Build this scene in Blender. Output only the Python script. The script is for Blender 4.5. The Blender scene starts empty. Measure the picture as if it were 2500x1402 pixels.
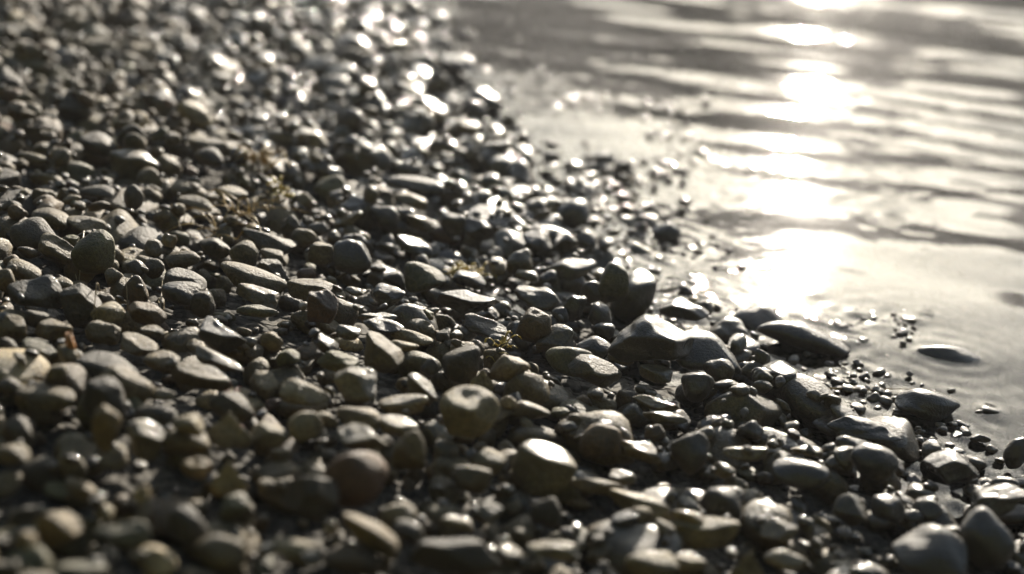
import bpy, math, random
import numpy as np
from mathutils import Vector, Matrix

# ------------------------------------------------------------------ camera
GLARE_VEIL = 0.0068  # density of the volume added in place of lens glare
sc = bpy.context.scene
C = sc.collection
PW, PH = 2500.0, 1402.0            # size of the photograph
PITCH, ROLL, CAMH, FOCAL = math.radians(22.0), math.radians(6.5), 0.52, 50.0
fwd = np.array([0, math.cos(PITCH), -math.sin(PITCH)])
r0 = np.array([1.0, 0, 0]); u0 = np.array([0, math.sin(PITCH), math.cos(PITCH)])
right = r0 * math.cos(ROLL) + u0 * math.sin(ROLL)
up = u0 * math.cos(ROLL) - r0 * math.sin(ROLL)
cam_pos = np.array([0, 0, CAMH])
FPX = FOCAL / 36.0 * PW            # focal length in photo pixels

cd = bpy.data.cameras.new("camera"); cam = bpy.data.objects.new("camera", cd); C.objects.link(cam)
M = Matrix(((right[0], up[0], -fwd[0], 0), (right[1], up[1], -fwd[1], 0), (right[2], up[2], -fwd[2], CAMH), (0, 0, 0, 1)))
cam.matrix_world = M
cd.lens = FOCAL; cd.sensor_width = 36; cd.clip_start = 0.02; cd.clip_end = 500
cd.dof.use_dof = True; cd.dof.focus_distance = 1.18; cd.dof.aperture_fstop = 2.6
sc.camera = cam

def ray(px, py):
    d = fwd * FPX + right * (px - PW / 2) - up * (py - PH / 2)
    return d / np.linalg.norm(d)
def proj(p):
    q = np.asarray(p) - cam_pos
    z = q @ fwd
    return PW / 2 + (q @ right) / z * FPX, PH / 2 - (q @ up) / z * FPX, z

# ------------------------------------------------------------------ sun and sky
sr = ray(1905, 640)                                   # where flat water mirrors the sun
SUN = np.array([sr[0], sr[1], -sr[2]])
sun_el = math.asin(SUN[2]); sun_az = math.atan2(SUN[0], SUN[1])     # azimuth clockwise from +Y
w = bpy.data.worlds.new("World"); sc.world = w; w.use_nodes = True
nt = w.node_tree; bg = nt.nodes["Background"]
sky = nt.nodes.new("ShaderNodeTexSky"); sky.sky_type = 'NISHITA'; sky.sun_disc = False
sky.sun_elevation = sun_el; sky.sun_rotation = sun_az
sky.air_density = 1.0; sky.dust_density = 1.3; sky.ozone_density = 1.5
tn = nt.nodes.new("ShaderNodeMix"); tn.data_type = 'RGBA'; tn.blend_type = 'MULTIPLY'; tn.inputs[0].default_value = 1
tn.inputs[7].default_value = (0.85, 0.93, 0.88, 1)      # warm hazy air
nt.links.new(sky.outputs[0], tn.inputs[6]); nt.links.new(tn.outputs[2], bg.inputs[0]); bg.inputs[1].default_value = 0.06
sl = bpy.data.lights.new("sun", 'SUN'); so = bpy.data.objects.new("sun", sl); C.objects.link(so)
sl.energy = 5.0; sl.angle = math.radians(0.53); sl.color = (1.0, 0.90, 0.76)
so.rotation_euler = Vector(SUN).to_track_quat('Z', 'Y').to_euler()
sc.view_settings.view_transform = 'Standard'; sc.view_settings.look = 'None'
sc.view_settings.gamma = 1.0; sc.view_settings.exposure = 1.38
sc.render.engine = 'CYCLES'
cy = sc.cycles
cy.use_denoising = True
try: cy.denoiser = 'OPENIMAGEDENOISE'
except Exception: pass
cy.max_bounces = 8; cy.diffuse_bounces = 3; cy.glossy_bounces = 3; cy.transparent_max_bounces = 12; cy.volume_bounces = 0
cy.sample_clamp_direct = 0; cy.sample_clamp_indirect = 4.0
cy.caustics_reflective = False; cy.caustics_refractive = False
cy.blur_glossy = 0.5

# ------------------------------------------------------------------ noise helpers (numpy)
class Waves:
    """smooth pseudo random field made of sines"""
    def __init__(s, seed, n, lam0, lam1, dirspread=math.pi, dir0=0.0):
        r = np.random.RandomState(seed)
        lam = np.exp(r.uniform(math.log(lam0), math.log(lam1), n))
        th = dir0 + r.uniform(-dirspread, dirspread, n)
        k = 2 * math.pi / lam
        s.kx, s.ky, s.ph, s.lam = k * np.sin(th), k * np.cos(th), r.uniform(0, 6.283, n), lam
    def __call__(s, x, y, amp):
        o = np.zeros(np.broadcast(x, y).shape)
        for i in range(len(s.kx)):
            o += amp(s.lam[i]) * np.sin(s.kx[i] * x + s.ky[i] * y + s.ph[i])
        return o

def sm(a, b, x):
    t = np.clip((x - a) / (b - a), 0, 1); return t * t * (3 - 2 * t)

# ------------------------------------------------------------------ shoreline and ground height
shore_px = [(930, -40), (1050, 230), (1160, 370), (1290, 450), (1420, 560), (1545, 700), (1700, 840), (1880, 960), (2140, 1075), (2330, 1160), (2560, 1330)]
sp = []
for px, py in shore_px:
    d = ray(px, py); sp.append(cam_pos + d * (CAMH / -d[2]))
sp = np.array(sp)[::-1]                       # y increasing
SY, SX = sp[:, 1], sp[:, 0]
g0 = (SX[1] - SX[0]) / (SY[1] - SY[0]); g1 = (SX[-1] - SX[-2]) / (SY[-1] - SY[-2])
COSN = 0.80
def shore(x, y):
    """distance inland (positive on the beach, negative over the water)"""
    xs = np.interp(y, SY, SX)
    xs = np.where(y < SY[0], SX[0] + g0 * 0.7 * (y - SY[0]), xs)
    xs = np.where(y > SY[-1], SX[-1] - 0.45 * (y - SY[-1]), xs)
    return (xs - x) * COSN
_w1 = Waves(3, 14, 0.18, 0.7)
def ground(x, y):
    s = shore(x, y)
    z = np.where(s > 0, 0.075 * np.minimum(s, 3) + 0.01 * np.maximum(s - 3, 0), 0.038 * np.maximum(s, -0.35) + 0.2 * np.maximum(np.minimum(s + 0.35, 0), -4))
    z = z + 0.016 * sm(-0.16, 0.10, s) - 0.004
    return z + _w1(x, y, lambda l: 0.0035 * l) * 1.0 + 0.002

# ------------------------------------------------------------------ material helpers
def newmat(name):
    m = bpy.data.materials.new(name); m.use_nodes = True
    n = m.node_tree.nodes; l = m.node_tree.links
    return m, n, l, n["Principled BSDF"]
def noise(n, l, vec, scale, detail=4, rough=0.55):
    t = n.new("ShaderNodeTexNoise"); t.inputs["Scale"].default_value = scale
    t.inputs["Detail"].default_value = detail; t.inputs["Roughness"].default_value = rough
    l.new(vec, t.inputs["Vector"]); return t
def ramp(n, l, fac, a, b, ca=0.0, cb=1.0):
    t = n.new("ShaderNodeMapRange"); t.inputs[1].default_value = a; t.inputs[2].default_value = b
    t.inputs[3].default_value = ca; t.inputs[4].default_value = cb; l.new(fac, t.inputs[0]); return t.outputs[0]
def math2(n, l, op, a, b):
    t = n.new("ShaderNodeMath"); t.operation = op
    for i, v in enumerate((a, b)):
        if isinstance(v, (int, float)): t.inputs[i].default_value = v
        else: l.new(v, t.inputs[i])
    return t.outputs[0]

def stone_material(name, base=None):
    m, n, l, b = newmat(name)
    geo = n.new("ShaderNodeNewGeometry").outputs["Position"]
    at = n.new("ShaderNodeAttribute"); at.attribute_name = "tint"
    aw = n.new("ShaderNodeAttribute"); aw.attribute_name = "wet"; wet = aw.outputs["Fac"]
    n1 = noise(n, l, geo, 55, 5); n2 = noise(n, l, geo, 420, 4, 0.65); n3 = noise(n, l, geo, 14, 3)
    # mottled colour
    mix = n.new("ShaderNodeMix"); mix.data_type = 'RGBA'; mix.blend_type = 'MULTIPLY'; mix.inputs[0].default_value = 1
    l.new(at.outputs["Color"], mix.inputs[6])
    cr = n.new("ShaderNodeValToRGB"); cr.color_ramp.elements[0].position = 0.3; cr.color_ramp.elements[0].color = (0.50, 0.49, 0.46, 1)
    cr.color_ramp.elements[1].position = 0.72; cr.color_ramp.elements[1].color = (1.45, 1.4, 1.3, 1)
    l.new(n1.outputs["Fac"], cr.inputs[0]); l.new(cr.outputs[0], mix.inputs[7])
    mx2 = n.new("ShaderNodeMix"); mx2.data_type = 'RGBA'; mx2.blend_type = 'MULTIPLY'; mx2.inputs[0].default_value = 1
    l.new(mix.outputs[2], mx2.inputs[6])
    cr2 = n.new("ShaderNodeValToRGB"); cr2.color_ramp.elements[0].position = 0.35; cr2.color_ramp.elements[0].color = (0.6, 0.6, 0.6, 1)
    cr2.color_ramp.elements[1].position = 0.65; cr2.color_ramp.elements[1].color = (1.35, 1.35, 1.35, 1)
    l.new(n2.outputs["Fac"], cr2.inputs[0]); l.new(cr2.outputs[0], mx2.inputs[7])
    # damp patches follow a per stone wetness
    wn = math2(n, l, 'ADD', wet, ramp(n, l, n3.outputs["Fac"], 0.3, 0.7, -0.28, 0.28))
    wc = ramp(n, l, wn, 0.2, 0.6)
    dk = n.new("ShaderNodeMix"); dk.data_type = 'RGBA'; dk.blend_type = 'MIX'
    l.new(wc, dk.inputs[0]); l.new(mx2.outputs[2], dk.inputs[6])
    hs = n.new("ShaderNodeHueSaturation"); hs.inputs["Value"].default_value = 0.5; hs.inputs["Saturation"].default_value = 1.1
    l.new(mx2.outputs[2], hs.inputs["Color"]); l.new(hs.outputs[0], dk.inputs[7])
    l.new(dk.outputs[2], b.inputs["Base Color"])
    rr = math2(n, l, 'ADD', ramp(n, l, wc, 0, 1, 0.56, 0.52), ramp(n, l, n2.outputs["Fac"], 0.3, 0.7, -0.08, 0.08))
    l.new(rr, b.inputs["Roughness"])
    b.inputs["Specular IOR Level"].default_value = 0.5
    l.new(ramp(n, l, wc, 0.2, .9, 0, 1.0), b.inputs["Coat Weight"])
    b.inputs["Coat Roughness"].default_value = 0.09; b.inputs["Coat IOR"].default_value = 1.42
    bp = n.new("ShaderNodeBump"); bp.inputs["Strength"].default_value = 1.0; bp.inputs["Distance"].default_value = 0.0020
    l.new(n2.outputs["Fac"], bp.inputs["Height"])
    bp2 = n.new("ShaderNodeBump"); bp2.inputs["Strength"].default_value = 0.4; bp2.inputs["Distance"].default_value = 0.0035
    l.new(n1.outputs["Fac"], bp2.inputs["Height"]); l.new(bp.outputs[0], bp2.inputs["Normal"])
    l.new(bp2.outputs[0], b.inputs["Normal"])
    cb = n.new("ShaderNodeBump"); cb.inputs["Strength"].default_value = 0.35; cb.inputs["Distance"].default_value = 0.0025
    l.new(n1.outputs["Fac"], cb.inputs["Height"])
    cb2 = n.new("ShaderNodeBump"); cb2.inputs["Strength"].default_value = 0.35; cb2.inputs["Distance"].default_value = 0.0012
    l.new(n2.outputs["Fac"], cb2.inputs["Height"]); l.new(cb.outputs[0], cb2.inputs["Normal"])
    l.new(cb2.outputs[0], b.inputs["Coat Normal"])
    return m
MAT_STONE = stone_material("stone")

def ground_material():
    m, n, l, b = newmat("wet_gravel_bed")
    geo = n.new("ShaderNodeNewGeometry").outputs["Position"]
    v = n.new("ShaderNodeTexVoronoi"); v.inputs["Scale"].default_value = 130; l.new(geo, v.inputs["Vector"])
    v2 = n.new("ShaderNodeTexVoronoi"); v2.inputs["Scale"].default_value = 48; l.new(geo, v2.inputs["Vector"])
    cr = n.new("ShaderNodeValToRGB"); cr.color_ramp.elements[0].color = (0.018, 0.017, 0.014, 1); cr.color_ramp.elements[1].color = (0.07, 0.064, 0.052, 1)
    sep = n.new("ShaderNodeSeparateColor"); l.new(v.outputs["Color"], sep.inputs[0]); l.new(sep.outputs[0], cr.inputs[0])
    l.new(cr.outputs[0], b.inputs["Base Color"]); b.inputs["Roughness"].default_value = 0.8; b.inputs["Specular IOR Level"].default_value = 0.2
    bp = n.new("ShaderNodeBump"); bp.invert = True; bp.inputs["Strength"].default_value = 0.9; bp.inputs["Distance"].default_value = 0.006
    l.new(v.outputs["Distance"], bp.inputs["Height"])
    bp2 = n.new("ShaderNodeBump"); bp2.invert = True; bp2.inputs["Strength"].default_value = 0.9; bp2.inputs["Distance"].default_value = 0.012
    l.new(v2.outputs["Distance"], bp2.inputs["Height"]); l.new(bp.outputs[0], bp2.inputs["Normal"])
    l.new(bp2.outputs[0], b.inputs["Normal"])
    return m

def water_material():
    m, n, l, b = newmat("shallow_water")
    n.remove(b); out = n["Material Output"]
    geo = n.new("ShaderNodeNewGeometry").outputs["Position"]
    mp = n.new("ShaderNodeMapping"); mp.inputs["Scale"].default_value = (0.55, 1, 1); l.new(geo, mp.inputs["Vector"])
    n1 = noise(n, l, mp.outputs[0], 26, 3, 0.5); n2 = noise(n, l, geo, 110, 2, 0.5)
    bp = n.new("ShaderNodeBump"); bp.inputs["Strength"].default_value = 1; bp.inputs["Distance"].default_value = 0.00022
    l.new(n1.outputs["Fac"], bp.inputs["Height"])
    bp2 = n.new("ShaderNodeBump"); bp2.inputs["Strength"].default_value = 1; bp2.inputs["Distance"].default_value = 0.00003
    l.new(n2.outputs["Fac"], bp2.inputs["Height"]); l.new(bp.outputs[0], bp2.inputs["Normal"])
    fr = n.new("ShaderNodeFresnel"); fr.inputs["IOR"].default_value = 1.333; l.new(bp2.outputs[0], fr.inputs["Normal"])
    tr = n.new("ShaderNodeBsdfTransparent"); tr.inputs["Color"].default_value = (0.36, 0.40, 0.33, 1)
    g1 = n.new("ShaderNodeBsdfGlossy"); g1.inputs["Roughness"].default_value = 0.012; l.new(bp2.outputs[0], g1.inputs["Normal"])
    g2 = n.new("ShaderNodeBsdfGlossy"); g2.inputs["Roughness"].default_value = 0.18; l.new(bp2.outputs[0], g2.inputs["Normal"])
    gm = n.new("ShaderNodeMixShader"); gm.inputs[0].default_value = 0.014; l.new(g1.outputs[0], gm.inputs[1]); l.new(g2.outputs[0], gm.inputs[2])
    mx = n.new("ShaderNodeMixShader"); l.new(fr.outputs[0], mx.inputs[0]); l.new(tr.outputs[0], mx.inputs[1]); l.new(gm.outputs[0], mx.inputs[2])
    l.new(mx.outputs[0], out.inputs["Surface"])
    return m

# ------------------------------------------------------------------ mesh helpers
def mesh_obj(name, V, F, mat, smooth=True, tint=None, loops=None):
    """V (n,3) array, F (m,k) int array of equal sided faces"""
    me = bpy.data.meshes.new(name)
    V = np.asarray(V, dtype=np.float32); F = np.asarray(F, dtype=np.int32)
    k = F.shape[1]
    me.vertices.add(len(V)); me.vertices.foreach_set("co", V.ravel())
    me.loops.add(F.size); me.loops.foreach_set("vertex_index", F.ravel())
    me.polygons.add(len(F)); me.polygons.foreach_set("loop_start", np.arange(0, F.size, k, dtype=np.int32))
    me.polygons.foreach_set("use_smooth", np.full(len(F), smooth, dtype=bool))
    me.update(calc_edges=True)
    if tint is not None:
        T4 = np.array(np.broadcast_to(np.asarray(tint, dtype=np.float32), (len(V), 4)))
        wa_ = me.attributes.new("wet", 'FLOAT', 'POINT'); wa_.data.foreach_set("value", np.ascontiguousarray(T4[:, 3]))
        T4[:, 3] = 1; a = me.color_attributes.new("tint", 'FLOAT_COLOR', 'POINT'); a.data.foreach_set("color", T4.ravel())
    me.materials.append(mat)
    o = bpy.data.objects.new(name, me); C.objects.link(o)
    return o
def grid(xs, ys, zf):
    X, Y = np.meshgrid(xs, ys); Z = zf(X, Y)
    V = np.stack([X.ravel(), Y.ravel(), Z.ravel()], 1)
    nx, ny = len(xs), len(ys)
    i = (np.arange(ny - 1)[:, None] * nx + np.arange(nx - 1)[None, :]).ravel()
    return V, np.stack([i, i + 1, i + 1 + nx, i + nx], 1)
def grow(a, b, step, far, rate=1.12):
    """even steps between a and b, growing steps out to far on both sides"""
    core = list(np.arange(a, b, step)); s = step; lo = []; x = a
    while x > -far: s *= rate; x -= s; lo.append(x)
    s = step; hi = []; x = core[-1]
    while x < far: s *= rate; x += s; hi.append(x)
    return np.array(lo[::-1] + core + hi)

# ------------------------------------------------------------------ ground, water, far bank, added sky-blocking rear bank
GLOW = 0.020                                     # stones lie in a layer this deep
_w2 = Waves(5, 24, 0.012, 0.05)
V, F = grid(grow(-2.2, 1.6, 0.012, 36), grow(0.2, 4.2, 0.012, 36), lambda x, y: ground(x, y) - GLOW + _w2(x, y, lambda l: 0.02 * l) * (np.abs(x) < 3))
o = mesh_obj("ground", V, F, ground_material()); o["kind"] = "structure"

# ripples: crests lie almost across the view, calmer close to the stones
wa = Waves(11, 20, 0.09, 0.26, math.radians(18), math.radians(-2))
wb = Waves(12, 26, 0.035, 0.10, math.radians(30), math.radians(-6))
wc_ = Waves(13, 18, 0.35, 1.1, math.radians(40), math.radians(5))
wg = Waves(14, 8, 0.35, 1.2)
def water_h(x, y):
    s = -shore(x, y)
    calm = 0.30 + 0.70 * sm(0.10, 0.75, s)
    g = np.clip(0.75 + 0.5 * wg(x, y, lambda l: 0.45), 0.25, 1.5)
    fade = 1 / (1 + (np.maximum(y - 6, 0) / 6) ** 2)
    return (wa(x, y, lambda l: 0.0026 * l) * calm + wb(x, y, lambda l: 0.0013 * l) * calm * g + wc_(x, y, lambda l: 0.0009 * l) * (.4 + .6 * calm)) * fade
def bank_mesh(unit, a0, a1, prof, sd):
    az = np.linspace(math.radians(a0), math.radians(a1), 900)
    rows = []
    wv = Waves(21 + sd, 40, 0.5, 4.0); wl = Waves(22 + sd, 8, 4, 22)
    for i, (rad, h) in enumerate(prof):
        a = az * unit
        top = 1 + 0.04 * wl(a, 0 * a, lambda l: 0.5) + 0.03 * wv(a, 0 * a + i * 0.6, lambda l: 0.5 * min(1, l))
        R = rad + 0.25 * wv(a, 0 * a + i * 2.0, lambda l: 0.4) * (0 < i < 8)
        hh = h * (top if h > 0 else 1)
        rows.append(np.stack([np.sin(az) * R, np.cos(az) * R, hh + 0 * az], 1))
    V = np.concatenate(rows); n = len(az)
    i = (np.arange(len(prof) - 1)[:, None] * n + np.arange(n - 1)[None, :]).ravel()
    return V, np.stack([i, i + 1, i + 1 + n, i + n], 1)
m, n, l, b = newmat("scrub_green")
geo = n.new("ShaderNodeNewGeometry").outputs["Position"]; t = noise(n, l, geo, 1.6, 6)
cr = n.new("ShaderNodeValToRGB"); cr.color_ramp.elements[0].color = (0.03, 0.04, 0.015, 1); cr.color_ramp.elements[1].color = (0.11, 0.12, 0.05, 1)
cr.color_ramp.elements[0].position = 0.35; cr.color_ramp.elements[1].position = 0.7
l.new(t.outputs["Fac"], cr.inputs[0]); l.new(cr.outputs[0], b.inputs["Base Color"]); b.inputs["Roughness"].default_value = 0.9
V, F = bank_mesh(20, -75, 110, [(17.0, -0.6), (17.6, 0.3), (18.3, 1.1), (19.0, 2.3), (19.8, 3.5), (20.8, 4.7), (22.0, 5.6), (23.5, 6.0), (27, 5.2), (34, 1.0)], 0)
V2, F2 = bank_mesh(9, 106, 289, [(6.5, 0.1), (7.0, 0.6), (7.6, 2.2), (8.2, 4.2), (9.0, 6.4), (10, 8.2), (11.2, 9.6), (13, 10.4), (16, 9.6), (30, 1.0)], 3)  # unseen bank behind the camera, added to cut sky fill on stone fronts
o = mesh_obj("hills_and_added_bank", np.concatenate([V, V2]), np.concatenate([F, F2 + len(V)]), m); o["kind"] = "structure"

# ------------------------------------------------------------------ stone shapes
def ico(level):
    t = (1 + 5 ** .5) / 2
    v = [(-1, t, 0), (1, t, 0), (-1, -t, 0), (1, -t, 0), (0, -1, t), (0, 1, t), (0, -1, -t), (0, 1, -t), (t, 0, -1), (t, 0, 1), (-t, 0, -1), (-t, 0, 1)]
    f = [(0, 11, 5), (0, 5, 1), (0, 1, 7), (0, 7, 10), (0, 10, 11), (1, 5, 9), (5, 11, 4), (11, 10, 2), (10, 7, 6), (7, 1, 8), (3, 9, 4), (3, 4, 2), (3, 2, 6), (3, 6, 8), (3, 8, 9), (4, 9, 5), (2, 4, 11), (6, 2, 10), (8, 6, 7), (9, 8, 1)]
    v = [np.array(a) / np.linalg.norm(a) for a in v]
    for _ in range(level):
        cache = {}; nf = []
        def mid(a, b):
            k = (min(a, b), max(a, b))
            if k not in cache:
                p = v[a] + v[b]; v.append(p / np.linalg.norm(p)); cache[k] = len(v) - 1
            return cache[k]
        for a, b, c in f:
            ab, bc, ca = mid(a, b), mid(b, c), mid(c, a)
            nf += [(a, ab, ca), (b, bc, ab), (c, ca, bc), (ab, bc, ca)]
        f = nf
    return np.array(v), np.array(f, dtype=np.int32)
ICO = {i: ico(i) for i in (1, 2, 3, 4)}

def stone_shape(level, kind, seed):
    """unit stone, about -1..1 on each axis"""
    U, F = ICO[level]; r = np.random.RandomState(seed)
    npl, k, jit, nz = {'r': (16, 7, .10, .022), 'o': (12, 5, .10, .018), 'f': (12, 13, .12, .02), 'a': (11, 24, .22, .03), 't': (7, 26, .12, .03), 'q': (13, 17, .24, .04), 'e': (12, 8, .14, .022)}[kind]
    N = r.normal(size=(npl, 3)); N /= np.linalg.norm(N, axis=1)[:, None]
    D = 1 - r.uniform(0, 2 * jit, npl)
    if kind == 'f':
        N = np.concatenate([N, [[r.normal() * .08, r.normal() * .08, 1], [r.normal() * .1, r.normal() * .1, -1]]]); D = np.append(D, [0.72, 0.8])
    if kind == 't':
        a0 = r.uniform(-.3, .3) - 1.57
        S = [[math.cos(a0 + j * 2.094) * .85, math.sin(a0 + j * 2.094) * .85, .5] for j in range(3)]
        N = np.concatenate([N, S, [[0, 0, -1]]]); D = np.append(D * 1.15, [.52, .56, .56, .8])
    if kind == 'q' or kind == 'a':
        N = np.concatenate([N, [[.15, -.2, 1]]]); D = np.append(D, [.75])
    N = N / np.linalg.norm(N, axis=1)[:, None]
    dots = np.maximum(U @ N.T, 0) / D
    R = (np.sum(dots ** k, 1) + 0.80 ** k * 0.6) ** (-1.0 / k)
    P = U * R[:, None]
    for _ in range(9):
        kv = r.normal(size=3) * r.uniform(1.5, 6 if kind != 'q' else 9); 
        P = P + U * (nz * 3.2 / np.linalg.norm(kv) * np.sin(P @ kv + r.uniform(0, 6.28)))[:, None]
    P = P - (P.max(0) + P.min(0)) / 2
    P = P / (P.max(0) - P.min(0)) * 2
    return P, F

def rot(yaw, roll, pit):
    cz, sz, cx, sx, c_, s_ = math.cos(yaw), math.sin(yaw), math.cos(pit), math.sin(pit), math.cos(roll), math.sin(roll)
    Rz = np.array([[cz, -sz, 0], [sz, cz, 0], [0, 0, 1]]); Rx = np.array([[1, 0, 0], [0, cx, -sx], [0, sx, cx]]); Ry = np.array([[c_, 0, s_], [0, 1, 0], [-s_, 0, c_]])
    return Ry @ Rx @ Rz

WARM = np.array([0.55, 0.465, 0.28])
TINT = {'g': (.20, .185, .15), 'd': (.075, .072, .064), 'b': (.15, .12, .085), 'r': (.17, .11, .085), 'p': (.33, .32, .285), 'w': (.55, .51, .45), 'o': (1.15, .58, .20), 'v': (.15, .165, .12), 't': (.27, .23, .16)}

# ------------------------------------------------------------------ pile: a height map that every stone is laid on
GX0, GX1, GY0, GY1, GS = -2.1, 1.7, 0.35, 4.1, 0.004
gx = np.arange(GX0, GX1, GS); gy = np.arange(GY0, GY1, GS)
HM = ground(*np.meshgrid(gx, gy)) - GLOW
HERO = np.zeros(HM.shape, bool)
def patch(x, y, a, b, yaw):
    R = max(a, b)
    i0, i1 = int((x - R - GX0) / GS), int((x + R - GX0) / GS) + 2; j0, j1 = int((y - R - GY0) / GS), int((y + R - GY0) / GS) + 2
    if i0 < 0 or j0 < 0 or i1 >= len(gx) or j1 >= len(gy): return None
    X, Y = np.meshgrid(gx[i0:i1] - x, gy[j0:j1] - y)
    c, s = math.cos(yaw), math.sin(yaw)
    q = ((X * c + Y * s) / a) ** 2 + ((-X * s + Y * c) / b) ** 2
    return slice(j0, j1), slice(i0, i1), X, Y, q

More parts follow.
